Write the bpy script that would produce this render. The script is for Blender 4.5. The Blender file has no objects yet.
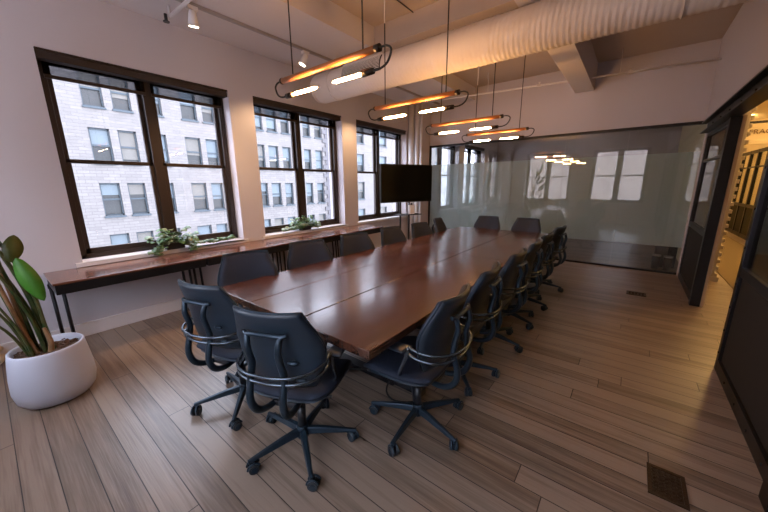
import bpy, bmesh, math, random
from mathutils import Vector, Matrix
R = math.radians
random.seed(7)
S = bpy.context.scene
COL = S.collection

# ------------------------------------------------------------------ materials
MATS = {}
def nm(name):
    m = bpy.data.materials.new(name); m.use_nodes = True
    nt = m.node_tree; nt.nodes.clear()
    out = nt.nodes.new('ShaderNodeOutputMaterial')
    return m, nt, out
def N(nt, typ, **kw):
    n = nt.nodes.new(typ)
    for k, v in kw.items():
        if k in n.inputs: n.inputs[k].default_value = v
        else: setattr(n, k, v)
    return n
def L(nt, a, b): nt.links.new(a, b)
def c4(c): return (c[0], c[1], c[2], 1)
def mat(name, col, rough=.5, metal=0, bump=0, bscale=60, var=0, vscale=4, spec=.5, coat=0):
    m, nt, out = nm(name)
    b = N(nt, 'ShaderNodeBsdfPrincipled', Roughness=rough, Metallic=metal)
    b.inputs['Base Color'].default_value = c4(col)
    b.inputs['Specular IOR Level'].default_value = spec
    b.inputs['Coat Weight'].default_value = coat
    L(nt, b.outputs[0], out.inputs[0])
    tc = N(nt, 'ShaderNodeTexCoord')
    if var:
        n = N(nt, 'ShaderNodeTexNoise', Scale=vscale, Detail=4.0)
        L(nt, tc.outputs['Object'], n.inputs['Vector'])
        mx = N(nt, 'ShaderNodeMix', data_type='RGBA')
        mx.inputs[6].default_value = c4([x*(1-var) for x in col]); mx.inputs[7].default_value = c4([min(1, x*(1+var)) for x in col])
        L(nt, n.outputs[0], mx.inputs[0]); L(nt, mx.outputs[2], b.inputs['Base Color'])
    if bump:
        n2 = N(nt, 'ShaderNodeTexNoise', Scale=bscale, Detail=3.0)
        L(nt, tc.outputs['Object'], n2.inputs['Vector'])
        bp = N(nt, 'ShaderNodeBump', Strength=bump, Distance=.01)
        L(nt, n2.outputs[0], bp.inputs['Height']); L(nt, bp.outputs[0], b.inputs['Normal'])
    return m
def emit(name, col, st):
    m, nt, out = nm(name)
    e = N(nt, 'ShaderNodeEmission', Strength=st); e.inputs[0].default_value = c4(col)
    L(nt, e.outputs[0], out.inputs[0]); return m

def wood(name, c0, c1, c2, axis='X', plank=(1.7, .17), rough=.35, gap=.003, grain=1.0, bump=.15, coat=0, gapcol=(.02, .012, .01), lime=None):
    m, nt, out = nm(name)
    b = N(nt, 'ShaderNodeBsdfPrincipled', Roughness=rough)
    b.inputs['Coat Weight'].default_value = coat; b.inputs['Coat Roughness'].default_value = .12
    L(nt, b.outputs[0], out.inputs[0])
    tc = N(nt, 'ShaderNodeTexCoord')
    mp = N(nt, 'ShaderNodeMapping')
    if axis == 'Y': mp.inputs['Rotation'].default_value = (0, 0, R(90))
    L(nt, tc.outputs['Object'], mp.inputs[0])
    # slide every row of boards by a random length so the end joints never line up
    sp = N(nt, 'ShaderNodeSeparateXYZ'); L(nt, mp.outputs[0], sp.inputs[0])
    dv = N(nt, 'ShaderNodeMath', operation='DIVIDE'); dv.inputs[1].default_value = plank[1]; L(nt, sp.outputs['Y'], dv.inputs[0])
    fl = N(nt, 'ShaderNodeMath', operation='FLOOR'); L(nt, dv.outputs[0], fl.inputs[0])
    wn = N(nt, 'ShaderNodeTexWhiteNoise', noise_dimensions='1D'); L(nt, fl.outputs[0], wn.inputs['W'])
    ma = N(nt, 'ShaderNodeMath', operation='MULTIPLY_ADD'); ma.inputs[1].default_value = plank[0]*3; L(nt, wn.outputs['Value'], ma.inputs[0]); L(nt, sp.outputs['X'], ma.inputs[2])
    cb = N(nt, 'ShaderNodeCombineXYZ'); L(nt, ma.outputs[0], cb.inputs[0]); L(nt, sp.outputs['Y'], cb.inputs[1]); L(nt, sp.outputs['Z'], cb.inputs[2])
    mp = cb
    br = N(nt, 'ShaderNodeTexBrick', offset=0, offset_frequency=2, squash=1.0)
    br.inputs['Color1'].default_value = (0, 0, 0, 1); br.inputs['Color2'].default_value = (1, 1, 1, 1)
    br.inputs['Mortar'].default_value = (.5, .5, .5, 1)
    br.inputs['Scale'].default_value = 1; br.inputs['Mortar Size'].default_value = gap
    br.inputs['Mortar Smooth'].default_value = .1; br.inputs['Bias'].default_value = 0
    br.inputs['Brick Width'].default_value = plank[0]; br.inputs['Row Height'].default_value = plank[1]
    L(nt, mp.outputs[0], br.inputs['Vector'])
    # grain: noise stretched along the board, offset per board
    sc = N(nt, 'ShaderNodeVectorMath', operation='MULTIPLY'); sc.inputs[1].default_value = (1.1, 26, 26)
    L(nt, mp.outputs[0], sc.inputs[0])
    off = N(nt, 'ShaderNodeVectorMath', operation='MULTIPLY_ADD'); off.inputs[1].default_value = (37, 11, 5)
    L(nt, br.outputs['Color'], off.inputs[0]); L(nt, sc.outputs[0], off.inputs[2])
    g = N(nt, 'ShaderNodeTexNoise', Scale=1.0, Detail=6.0, Roughness=.55, Distortion=.12)
    L(nt, off.outputs[0], g.inputs['Vector'])
    sc2 = N(nt, 'ShaderNodeVectorMath', operation='MULTIPLY'); sc2.inputs[1].default_value = (4, 120, 120)
    L(nt, mp.outputs[0], sc2.inputs[0])
    g2 = N(nt, 'ShaderNodeTexNoise', Scale=1.0, Detail=3.0)
    L(nt, sc2.outputs[0], g2.inputs['Vector'])
    ad = N(nt, 'ShaderNodeMath', operation='MULTIPLY_ADD'); ad.inputs[1].default_value = .5*grain
    L(nt, g2.outputs[0], ad.inputs[0]); L(nt, g.outputs[0], ad.inputs[2])
    a2 = N(nt, 'ShaderNodeMath', operation='MULTIPLY_ADD'); a2.inputs[1].default_value = .35
    L(nt, br.outputs['Color'], a2.inputs[0]); L(nt, ad.outputs[0], a2.inputs[2])
    ramp = N(nt, 'ShaderNodeValToRGB')
    e = ramp.color_ramp.elements
    e[0].position = .36; e[0].color = c4(c0); e[1].position = 1.0; e[1].color = c4(c2)
    k = e.new(.70); k.color = c4(c1)
    L(nt, a2.outputs[0], ramp.inputs[0])
    mx = N(nt, 'ShaderNodeMix', data_type='RGBA'); mx.inputs[7].default_value = c4(gapcol)
    L(nt, br.outputs['Fac'], mx.inputs[0]); L(nt, ramp.outputs[0], mx.inputs[6])
    L(nt, mx.outputs[2], b.inputs['Base Color'])
    rr = N(nt, 'ShaderNodeMapRange'); rr.inputs['To Min'].default_value = rough*.8; rr.inputs['To Max'].default_value = rough*1.3
    L(nt, g.outputs[0], rr.inputs['Value']); L(nt, rr.outputs[0], b.inputs['Roughness'])
    sb = N(nt, 'ShaderNodeMath', operation='SUBTRACT')
    L(nt, ad.outputs[0], sb.inputs[0]); L(nt, br.outputs['Fac'], sb.inputs[1])
    bp = N(nt, 'ShaderNodeBump', Strength=bump, Distance=.004)
    L(nt, sb.outputs[0], bp.inputs['Height']); L(nt, bp.outputs[0], b.inputs['Normal'])
    return m

def glass(name, tint=(1, 1, 1), refl=.08, rough=0.0):
    m, nt, out = nm(name)
    t = N(nt, 'ShaderNodeBsdfTransparent'); t.inputs[0].default_value = c4(tint)
    g = N(nt, 'ShaderNodeBsdfGlossy', Roughness=rough); g.inputs[0].default_value = (1, 1, 1, 1)
    fr = N(nt, 'ShaderNodeFresnel')
    ge = nt.nodes.new('ShaderNodeNewGeometry'); io = N(nt, 'ShaderNodeMapRange')
    io.inputs['To Min'].default_value = 1.5; io.inputs['To Max'].default_value = 1/1.5   # same reflectance on both faces of a thin pane
    L(nt, ge.outputs['Backfacing'], io.inputs['Value']); L(nt, io.outputs[0], fr.inputs['IOR'])
    mu = N(nt, 'ShaderNodeMath', operation='MULTIPLY'); mu.inputs[1].default_value = refl/.08
    mu.use_clamp = True
    L(nt, fr.outputs[0], mu.inputs[0])
    mx = N(nt, 'ShaderNodeMixShader')
    L(nt, mu.outputs[0], mx.inputs[0]); L(nt, t.outputs[0], mx.inputs[1]); L(nt, g.outputs[0], mx.inputs[2])
    L(nt, mx.outputs[0], out.inputs[0]); return m
def frosted(name):
    m, nt, out = nm(name)
    tl = N(nt, 'ShaderNodeBsdfTranslucent'); tl.inputs[0].default_value = (.88, .90, .90, 1)
    df = N(nt, 'ShaderNodeBsdfDiffuse'); df.inputs[0].default_value = (.58, .66, .68, 1)
    rf = N(nt, 'ShaderNodeBsdfRefraction', IOR=1.02, Roughness=.45); rf.inputs[0].default_value = (.86, .97, 1.0, 1)
    m1 = N(nt, 'ShaderNodeMixShader'); m1.inputs[0].default_value = .5
    L(nt, tl.outputs[0], m1.inputs[1]); L(nt, rf.outputs[0], m1.inputs[2])
    m2 = N(nt, 'ShaderNodeMixShader'); m2.inputs[0].default_value = .5
    L(nt, m1.outputs[0], m2.inputs[1]); L(nt, df.outputs[0], m2.inputs[2])
    L(nt, m2.outputs[0], out.inputs[0]); return m
def brick(name, c1, c2, mortar, w=.42, h=.14, ms=.012, rough=.9, face='X'):
    m, nt, out = nm(name)
    b = N(nt, 'ShaderNodeBsdfPrincipled', Roughness=rough)
    L(nt, b.outputs[0], out.inputs[0])
    tc = N(nt, 'ShaderNodeTexCoord'); sx = N(nt, 'ShaderNodeSeparateXYZ'); cx = N(nt, 'ShaderNodeCombineXYZ')
    L(nt, tc.outputs['Object'], sx.inputs[0])
    L(nt, sx.outputs['Y' if face == 'X' else 'X'], cx.inputs[0]); L(nt, sx.outputs['Z'], cx.inputs[1])
    br = N(nt, 'ShaderNodeTexBrick')
    br.inputs['Color1'].default_value = c4(c1); br.inputs['Color2'].default_value = c4(c2); br.inputs['Mortar'].default_value = c4(mortar)
    br.inputs['Scale'].default_value = 1; br.inputs['Mortar Size'].default_value = ms
    br.inputs['Brick Width'].default_value = w; br.inputs['Row Height'].default_value = h
    L(nt, cx.outputs[0], br.inputs['Vector'])
    n = N(nt, 'ShaderNodeTexNoise', Scale=1.2, Detail=6.0, Roughness=.7)
    L(nt, tc.outputs['Object'], n.inputs['Vector'])
    mr = N(nt, 'ShaderNodeMapRange'); mr.inputs['To Min'].default_value = .8; mr.inputs['To Max'].default_value = 1.15
    L(nt, n.outputs[0], mr.inputs['Value'])
    vm = N(nt, 'ShaderNodeVectorMath', operation='SCALE'); L(nt, br.outputs['Color'], vm.inputs[0]); L(nt, mr.outputs[0], vm.inputs['Scale'])
    L(nt, vm.outputs[0], b.inputs['Base Color'])
    bp = N(nt, 'ShaderNodeBump', Strength=.4, Distance=.01); bp.invert = True
    L(nt, br.outputs['Fac'], bp.inputs['Height']); L(nt, bp.outputs[0], b.inputs['Normal'])
    return m

M = dict(
 wall=mat('wall_paint', (.50, .462, .485), .75, bump=.05, bscale=30),
 ceil=mat('ceiling_paint', (.56, .52, .53), .8, bump=.05, bscale=20),
 coffer=mat('coffer_plaster', (.44, .36, .30), .8, var=.08, vscale=2),
 base=mat('baseboard_paint', (.62, .59, .60), .5),
 floor=wood('oak_floor', (.070, .045, .031), (.152, .106, .077), (.255, .190, .145), 'X', (2.3, .135), .32, .0025, .9, .35, 0, (.022, .014, .010)),
 table=wood('walnut_top', (.026, .009, .006), (.054, .020, .012), (.095, .038, .023), 'Y', (9, .5), .22, .0001, .8, .04, .3),
 bench=wood('bench_walnut', (.05, .017, .009), (.12, .043, .024), (.19, .08, .045), 'Y', (9, .6), .20, .0001, .8, .03, .5),
 steel=mat('black_steel', (.010, .010, .012), .40, .4, bump=.03, bscale=80),
 steelp=mat('black_panel', (.010, .009, .009), .75, 0, bump=.03),
 bronze=mat('window_bronze', (.030, .020, .016), .45, .2),
 bar=mat('amber_wood', (.36, .13, .035), .35, var=.2, vscale=20),
 blackp=mat('black_plastic', (.012, .013, .016), .42),
 cable=mat('black_cable', (.01, .01, .01), .6),
 rod=mat('white_rod', (.6, .55, .52), .5),
 holder=mat('lamp_holder', (.03, .022, .018), .4, .7),
 bulb=emit('filament_tube', (1.0, .50, .17), 200),
 spotface=emit('spot_face', (1.0, .82, .62), 9),
 white=mat('white_metal', (.68, .65, .64), .45),
 grey=mat('grey_metal', (.30, .28, .28), .45, .2),
 duct=mat('duct_paint', (.62, .56, .53), .6, bump=.05),
 dark=mat('dark_void', (.01, .01, .01), .8),
 chairfab=mat('seat_fabric', (.018, .024, .040), .7, spec=.25, bump=.25, bscale=500, var=.15, vscale=8),
 chairshell=mat('back_leather', (.013, .024, .038), .42, bump=.08, bscale=300),
 rail=mat('polished_rail', (.10, .125, .15), .26, .8),
 chairframe=mat('graphite_aluminium', (.020, .036, .054), .34, .5),
 wheel=mat('wheel_rubber', (.02, .024, .03), .5),
 wheelhub=mat('wheel_grey', (.20, .24, .27), .4),
 chrome=mat('pale_metal', (.45, .48, .5), .3, .8),
 pot=mat('white_ceramic', (.47, .48, .55), .42, bump=.04, bscale=40),
 soil=mat('bark_mulch', (.10, .055, .032), .9, bump=1, bscale=60, var=.5, vscale=40),
 tv=mat('screen_black', (.004, .0045, .005), .16, spec=.25),
 tvb=mat('bezel_black', (.008, .008, .009), .4),
 glass=glass('window_glass', (.97, .98, 1), .05),
 pglass=glass('partition_glass', (.86, .88, .87), .13),
 sglass=glass('steel_door_glass', (.34, .34, .34), .06),
 hglass=glass('hall_glass', (.85, .85, .80), .06),
 frost=frosted('frosted_film'),
 shade=glass('mesh_shade', (.42, .42, .43), .005),
 facade=brick('pale_stone', (.150, .138, .132), (.126, .116, .112), (.098, .090, .088), .6, .2, .014),
 facade2=brick('grey_stone', (.146, .134, .130), (.126, .116, .112), (.10, .092, .09), .8, .3, .014),
 facade3=brick('rosy_stone', (.55, .44, .38), (.48, .38, .33), (.42, .34, .29), .8, .3, .012, face='Y'),
 quoin=mat('dark_quoin', (.08, .075, .08), .9, var=.3, vscale=3),
 fframe=mat('facade_frame', (.022, .034, .044), .5),
 fglass=mat('facade_glass', (.010, .011, .011), .4, var=.6, vscale=1.5),
 fblind=mat('facade_blind', (.078, .10, .115), .5, var=.15, vscale=.6),
 fwarm=mat('facade_blind_warm', (.095, .088, .078), .6, var=.2, vscale=1),
 brassv=mat('brown_grille', (.05, .030, .017), .45, .5, var=.4, vscale=90, bump=.3, bscale=120),
 tan=mat('oak_edge', (.42, .27, .14), .5, var=.12, vscale=12),
 cream=mat('cream_brick', (.62, .52, .40), .8, bump=.3, bscale=25),
 hall=mat('hall_paint', (.70, .60, .42), .8),
 rug=mat('hall_runner', (.17, .12, .06), .95, bump=.5, bscale=300),
 letter=mat('sign_brown', (.16, .09, .04), .6),
 roomlamp=emit('room_lamp', (1.0, .72, .45), 3.5),  # warm glow for the added lamps beyond the partition
 hallight=emit('hall_lamp', (1.0, .60, .22), 26),
 bin=mat('bin_grey', (.03, .03, .035), .5),
 liner=mat('bin_liner', (.35, .35, .35), .5),
 asphalt=mat('street', (.05,.05,.055), .9),
)
def leafmat(name, c, c2, sc=6):
    m, nt, out = nm(name)
    b = N(nt, 'ShaderNodeBsdfPrincipled', Roughness=.38)
    tc = N(nt, 'ShaderNodeTexCoord'); n = N(nt, 'ShaderNodeTexNoise', Scale=sc, Detail=3.0)
    L(nt, tc.outputs['Object'], n.inputs['Vector'])
    mx = N(nt, 'ShaderNodeMix', data_type='RGBA'); mx.inputs[6].default_value = c4(c); mx.inputs[7].default_value = c4(c2)
    mr = N(nt, 'ShaderNodeMapRange'); mr.inputs['From Min'].default_value = .38; mr.inputs['From Max'].default_value = .62
    L(nt, n.outputs[0], mr.inputs['Value']); L(nt, mr.outputs[0], mx.inputs[0])
    L(nt, mx.outputs[2], b.inputs['Base Color'])
    tr = N(nt, 'ShaderNodeBsdfTranslucent'); L(nt, mx.outputs[2], tr.inputs[0])
    ms = N(nt, 'ShaderNodeMixShader'); ms.inputs[0].default_value = .3
    L(nt, b.outputs[0], ms.inputs[1]); L(nt, tr.outputs[0], ms.inputs[2]); L(nt, ms.outputs[0], out.inputs[0])
    return m
M['leafbig'] = leafmat('bright_leaf', (.045, .17, .015), (.075, .25, .03), 9)
M['leafolive'] = leafmat('olive_leaf', (.05, .07, .012), (.09, .10, .02), 9)
M['stem'] = leafmat('stem_green', (.03, .07, .02), (.09, .09, .03), 14)
M['drystem'] = leafmat('dry_stem', (.35, .20, .10), (.24, .14, .07), 14)
M['ivy'] = leafmat('ivy_leaf', (.03, .095, .022), (.13, .27, .08), 16)
M['ivypale'] = leafmat('ivy_leaf_pale', (.16, .24, .10), (.30, .34, .18), 16)

# ------------------------------------------------------------------ mesh building
class MB:
    def __init__(s): s.bm = bmesh.new()
    def box(s, x0, x1, y0, y1, z0, z1, T=None):
        vs = [s.bm.verts.new(Vector(p)) for p in ((x0,y0,z0),(x1,y0,z0),(x1,y1,z0),(x0,y1,z0),(x0,y0,z1),(x1,y0,z1),(x1,y1,z1),(x0,y1,z1))]
        if T is not None:
            for v in vs: v.co = T @ v.co
        for f in ((3,2,1,0),(4,5,6,7),(0,1,5,4),(1,2,6,5),(2,3,7,6),(3,0,4,7)): s.bm.faces.new([vs[i] for i in f])
        return s
    def tube(s, pts, r, seg=8, smooth=True, closed=False):
        pts = [Vector(p) for p in pts]
        if smooth and len(pts) > 2: pts = catmull(pts, 4)
        n = len(pts); rr = r if isinstance(r, (list, tuple)) else None
        prev = None; rings = []
        for i, p in enumerate(pts):
            t = (pts[min(i+1, n-1)] - pts[max(i-1, 0)])
            if t.length < 1e-9: t = Vector((0, 0, 1))
            t.normalize()
            if prev is None:
                a = Vector((0, 0, 1)) if abs(t.z) < .9 else Vector((1, 0, 0))
                u = t.cross(a).normalized()
            else:
                u = (prev - t*prev.dot(t)).normalized()
            prev = u; w = t.cross(u)
            if rr:
                f = i/(n-1)*(len(rr)-1); k = min(int(f), len(rr)-2); rad = rr[k]*(1-(f-k))+rr[k+1]*(f-k)
            else: rad = r
            rings.append([s.bm.verts.new(p + (u*math.cos(2*math.pi*j/seg) + w*math.sin(2*math.pi*j/seg))*rad) for j in range(seg)])
        for a, b in zip(rings, rings[1:]):
            for j in range(seg):
                f = s.bm.faces.new((a[j], a[(j+1) % seg], b[(j+1) % seg], b[j])); f.smooth = True
        s.bm.faces.new(rings[0][::-1]); s.bm.faces.new(rings[-1])
        return s
    def cyl(s, p0, p1, r0, r1=None, seg=20):
        return s.tube([p0, p1], [r0, r0 if r1 is None else r1], seg, False)
    def lathe(s, prof, c=(0, 0, 0), seg=40, cap=True):
        c = Vector(c); rings = []
        for r, z in prof:
            rings.append([s.bm.verts.new(c + Vector((r*math.cos(2*math.pi*j/seg), r*math.sin(2*math.pi*j/seg), z))) for j in range(seg)])
        for a, b in zip(rings, rings[1:]):
            for j in range(seg):
                f = s.bm.faces.new((a[j], a[(j+1) % seg], b[(j+1) % seg], b[j])); f.smooth = True
        if cap: s.bm.faces.new(rings[0][::-1]); s.bm.faces.new(rings[-1])
        return s
    def prism(s, poly, z0, z1, T=None):
        a = [s.bm.verts.new(Vector((x, y, z0))) for x, y in poly]; b = [s.bm.verts.new(Vector((x, y, z1))) for x, y in poly]
        if T is not None:
            for v in a+b: v.co = T @ v.co
        n = len(poly)
        for i in range(n): s.bm.faces.new((a[i], a[(i+1) % n], b[(i+1) % n], b[i]))
        s.bm.faces.new(a[::-1]); s.bm.faces.new(b); return s
    def pillow(s, nu, nv, fn):
        """fn(u,v) -> centre, normal, thickness; u,v in -1..1"""
        A = []; B = []
        for i in range(nu+1):
            u = -1+2*i/nu; ra = []; rb = []
            for j in range(nv+1):
                v = -1+2*j/nv
                c, n, t = fn(u, v)
                ra.append(s.bm.verts.new(c+n*t/2)); rb.append(s.bm.verts.new(c-n*t/2))
            A.append(ra); B.append(rb)
        for i in range(nu):
            for j in range(nv):
                for f in (s.bm.faces.new((A[i][j], A[i+1][j], A[i+1][j+1], A[i][j+1])), s.bm.faces.new((B[i][j+1], B[i+1][j+1], B[i+1][j], B[i][j]))): f.smooth = True
        for i in range(nu):
            s.bm.faces.new((A[i+1][0], A[i][0], B[i][0], B[i+1][0])); s.bm.faces.new((A[i][nv], A[i+1][nv], B[i+1][nv], B[i][nv]))
        for j in range(nv):
            s.bm.faces.new((A[0][j], A[0][j+1], B[0][j+1], B[0][j])); s.bm.faces.new((A[nu][j+1], A[nu][j], B[nu][j], B[nu][j+1]))
        for f in s.bm.faces: f.smooth = True
        return s
    def leaf(s, base, tip, width, up=Vector((0, 0, 1)), droop=.1, fold=.15, n=6, th=.0015):
        base = Vector(base); tip = Vector(tip); d = tip-base; ln = d.length
        side = d.cross(up)
        if side.length < 1e-4: side = d.cross(Vector((1, 0, 0)))
        side.normalize(); nrm = side.cross(d).normalized()
        rows = []
        for i in range(n+1):
            t = i/n; w = width*.5*(math.sin(math.pi*min(1, t*.92+.05))**.75) if 0 < i < n else width*.03
            c = base+d*t+nrm*(math.sin(math.pi*t)*droop*ln)
            rows.append([s.bm.verts.new(c-side*w+nrm*w*fold), s.bm.verts.new(c), s.bm.verts.new(c+side*w+nrm*w*fold)])
        for a, b in zip(rows, rows[1:]):
            for k in (0, 1):
                f = s.bm.faces.new((a[k], a[k+1], b[k+1], b[k])); f.smooth = True
        return s
    def build(s, name, m, parent=None, loc=None, bev=0, sub=0, solid=0, kind=None, auto=False):
        bmesh.ops.recalc_face_normals(s.bm, faces=s.bm.faces)
        me = bpy.data.meshes.new(name); s.bm.to_mesh(me); s.bm.free()
        o = bpy.data.objects.new(name, me); COL.objects.link(o)
        for k in (m if isinstance(m, (list, tuple)) else [m]): me.materials.append(M[k])
        if parent: o.parent = parent
        if loc: o.location = loc
        if solid:
            q = o.modifiers.new('s', 'SOLIDIFY'); q.thickness = solid
        if bev:
            q = o.modifiers.new('b', 'BEVEL'); q.width = bev; q.segments = 2; q.limit_method = 'ANGLE'; q.angle_limit = R(40)
        if sub:
            q = o.modifiers.new('u', 'SUBSURF'); q.levels = sub; q.render_levels = sub
        if kind: o['kind'] = kind
        return o
def catmull(p, k):
    out = []; n = len(p)
    for i in range(n-1):
        a, b, c, d = p[max(i-1, 0)], p[i], p[i+1], p[min(i+2, n-1)]
        for j in range(k):
            t = j/k
            out.append(.5*((2*b)+(c-a)*t+(2*a-5*b+4*c-d)*t*t+(3*b-a-3*c+d)*t**3))
    out.append(p[-1]); return out
def tag(o, label=None, cat=None, group=None, kind=None):
    if label: o['label'] = label
    if cat: o['category'] = cat
    if group: o['group'] = group
    if kind: o['kind'] = kind
    return o
def empty(name, loc=(0, 0, 0), rz=0):
    o = bpy.data.objects.new(name, None); COL.objects.link(o); o.location = loc; o.rotation_euler = (0, 0, rz); o.empty_display_size = .1
    return o
def copy_tree(o, parent=None):
    c = o.copy(); COL.objects.link(c); c.parent = parent
    for ch in list(o.children): copy_tree(ch, c)
    return c
def struct(name, mb, m, **kw): return mb.build(name, m, kind='structure', **kw)

XL, XR, YB, YR, ZC, ZH = -4.42, .75, 7.15, -.85, 3.36, 3.62
ZS, ZHd = .79, 2.795      # window sill and head
OPEN = [(.555, 2.305), (2.657, 4.407), (4.80, 6.55)]
OPEN2 = [(7.75, 9.5), (9.9, 11.65)]
WT = .40
# ------------------------------------------------------------------ shell
struct('floor', MB().box(XL-WT, 4.6, YR-.3, 17.2, -.12, 0), 'floor')
def wall_y(mb, x0, x1, ya, yb, z0, z1, opens):
    y = ya
    for a, b in opens:
        mb.box(x0, x1, y, a, z0, z1); mb.box(x0, x1, a, b, z0, ZS-.03); mb.box(x0, x1, a, b, ZHd, z1); y = b
    mb.box(x0, x1, y, yb, z0, z1); return mb
struct('wall_left', wall_y(MB(), XL-WT, XL, YR-.3, 13.2, 0, 3.75, OPEN+OPEN2), 'wall')
# rear wall with two windows
RO = [(-3.85, -2.10), (-1.40, .35)]
mb = MB(); x = XL
for a, b in RO:
    mb.box(x, a, YR-.3, YR, 0, 3.75); mb.box(a, b, YR-.3, YR, 0, ZS-.03); mb.box(a, b, YR-.3, YR, ZHd, 3.75); x = b
mb.box(x, 4.6, YR-.3, YR, 0, 3.75)
struct('wall_rear', mb, 'wall')
# wall above the glass partition, lower course standing 5 cm proud
mb = MB(); mb.box(XL, .88, YB, YB+.22, 2.475, 3.17); mb.box(XL, .88, YB+.05, YB+.22, 3.17, 3.75)
struct('wall_back', mb, 'wall')
# right wall above the steel header, jamb strip at the back corner
mb = MB(); mb.box(XR, XR+.17, YR, YB+.05, 2.44, 3.75)
struct('wall_right', mb, 'wall')
struct('trim_1', MB().box(.775, .835, 7.03, 7.149, 0, 2.46), 'wall')
# ceiling: flat border slab, coffers, cross beam, long beam
struct('ceiling', MB().box(XL-.1, .92, YR-.2, YB+.2, ZH, ZH+.14), 'coffer')
struct('trim_2', MB().box(XL, -3.03, YR, YB+.05, ZC, ZH+.01), 'ceil')
struct('trim_3', MB().box(-3.03, XR, 3.70, 5.25, ZC, ZH+.01), 'coffer')
struct('trim_4', MB().box(-1.08, -.78, YR, YB+.05, 3.18, ZH+.01), 'ceil')
# thin liners: painted strip of coffer behind the beam
mb = MB(); mb.box(XL, XL+.018, YR, YB, 0, .13); mb.box(XL, XL+.026, YR, YB, .13, .145)
struct('baseboard_left', mb, 'base')
mb = MB(); mb.box(XL, 0.7, YR, YR+.018, 0, .145); struct('baseboard_rear', mb, 'base')
struct('wall_corner', MB().box(XL, XL+.30, YB-.45, YB, 0, ZC), 'wall')

# ------------------------------------------------------------------ windows
def window(name, label, loc, rz, w=1.75, shade=True, detail=True):
    r = empty(name, loc, rz); r['kind'] = 'structure'; r['label'] = label
    h = w/2; z0, z1 = ZS, ZHd; f0, f1 = .165, .27
    mb = MB()
    mb.box(-h, -h+.065, f0, f1, z0, z1); mb.box(h-.065, h, f0, f1, z0, z1)
    mb.box(-h, h, f0, f1, z0, z0+.05); mb.box(-h, h, f0, f1, z1-.055, z1)
    mb.box(-.048, .048, f0, f1, z0, z1)
    mb.build('window_frame', 'bronze', r, bev=.004)
    zm = 1.815
    for sx in (-1, 1):
        a, b = (.048, h-.065)
        xa, xb = (a, b) if sx > 0 else (-b, -a)
        for nme, lo, hi, y0, y1 in (('lower_sash', z0+.05, zm+.02, f0+.015, f0+.05), ('upper_sash', zm-.02, z1-.055, f0+.055, f0+.09)):
            s = MB(); t = .042
            s.box(xa, xa+t, y0, y1, lo, hi); s.box(xb-t, xb, y0, y1, lo, hi)
            s.box(xa, xb, y0, y1, lo, lo+(.06 if nme[0] == 'l' else .04)); s.box(xa, xb, y0, y1, hi-(.04 if nme[0] == 'l' else .025), hi)
            so = s.build(nme, 'bronze', r, bev=.003)
            ym = (y0+y1)/2
            MB().box(xa+t-.004, xb-t+.004, ym-.003, ym+.003, lo+.03, hi-.03).build('glass_pane', 'glass', so)
    if shade:
        mb = MB(); mb.box(-h+.003, h-.003, .02, .12, z1-.085, z1-.001); mb.box(-h+.003, h-.003, .0, .165, z1-.018, z1-.001)
        mb.build('shade_housing', 'bronze', r, bev=.004)
        for xa, xb in ((-h+.045, -.03), (.03, h-.045)):
            sh = MB().box(xa, xb, f0-.034, f0-.030, 2.60, z1-.04).build('roller_shade', 'shade', r)
            MB().box(xa, xb, f0-.045, f0-.022, 2.572, 2.604).build('hem_bar', 'bronze', sh)
    MB().box(-h, h, -.03, f0, z0-.03, z0-.0005).box(-h-.06, h+.06, -.03, -.0005, z0-.047, z0-.0005).build('window_sill', 'base', r, bev=.005)
    return r
wl = ['double window nearest the camera', 'middle double window in the left wall', 'far double window behind the television']
for i, (a, b) in enumerate(OPEN): window('window_%d' % (i+1), wl[i], (XL, (a+b)/2, 0), R(90))
for i, (a, b) in enumerate(OPEN2): window('window_%d' % (i+4), 'window of the room beyond the glass partition', (XL, (a+b)/2, 0), R(90))
for i, (a, b) in enumerate(RO): window('window_%d' % (i+6), 'window in the rear wall, seen reflected in the glass', ((a+b)/2, YR, 0), R(180), shade=False)

# ------------------------------------------------------------------ glass partition
tag(MB().box(XL+.31, .774, YB-.03, YB+.05, 2.43, 2.474).build('head_channel', 'steel'), 'thin black steel channel along the top of the glass partition', 'channel')
tag(MB().box(XL+.31, .774, YB-.02, YB+.04, 0, .035).build('floor_channel', 'steel'), 'thin black floor channel under the glass partition', 'channel')
tag(MB().box(XL+.305, XL+.335, YB-.02, YB+.04, .035, 2.43).build('side_channel', 'steel'), 'upright black channel at the window end of the glass partition', 'channel')
px_ = [-4.085, -3.05, -2.09, -1.13, -.17, .774]
plab = ['glass partition panel behind the television', 'second glass panel from the window wall, behind the chair at table end', 'middle glass panel of the partition behind the table end',
        'fourth glass partition panel, showing the reflected pendant lamps', 'last glass partition panel beside the black steel frame']
for i in range(5):
    r = empty('glass_panel', ((px_[i]+px_[i+1])/2, YB, 0)); h = (px_[i+1]-px_[i])/2-.002
    tag(r, plab[i], 'glass panel', 'frosted glass partition panels')
    MB().box(-h, h, 0, .010, .035, 2.43).build('pane', 'pglass', r)
    MB().box(-h, h, .0105, .0112, .47, 2.02).build('frosted_film', 'frost', r)

# room beyond the glass
mb = MB(); mb.box(XL-.1, .90, YB+.22, 13.2, ZC, ZC+.2); struct('ceiling_next_room', mb, 'ceil')
mb = MB(); mb.box(XL-WT, .90, 13.0, 13.2, 0, ZC); struct('wall_next_room', mb, 'wall')
mb = MB(); mb.box(.90, .99, YB+.25, 16.6, 0, 3.4); struct('wall_hall_left', mb, 'hall')

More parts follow.
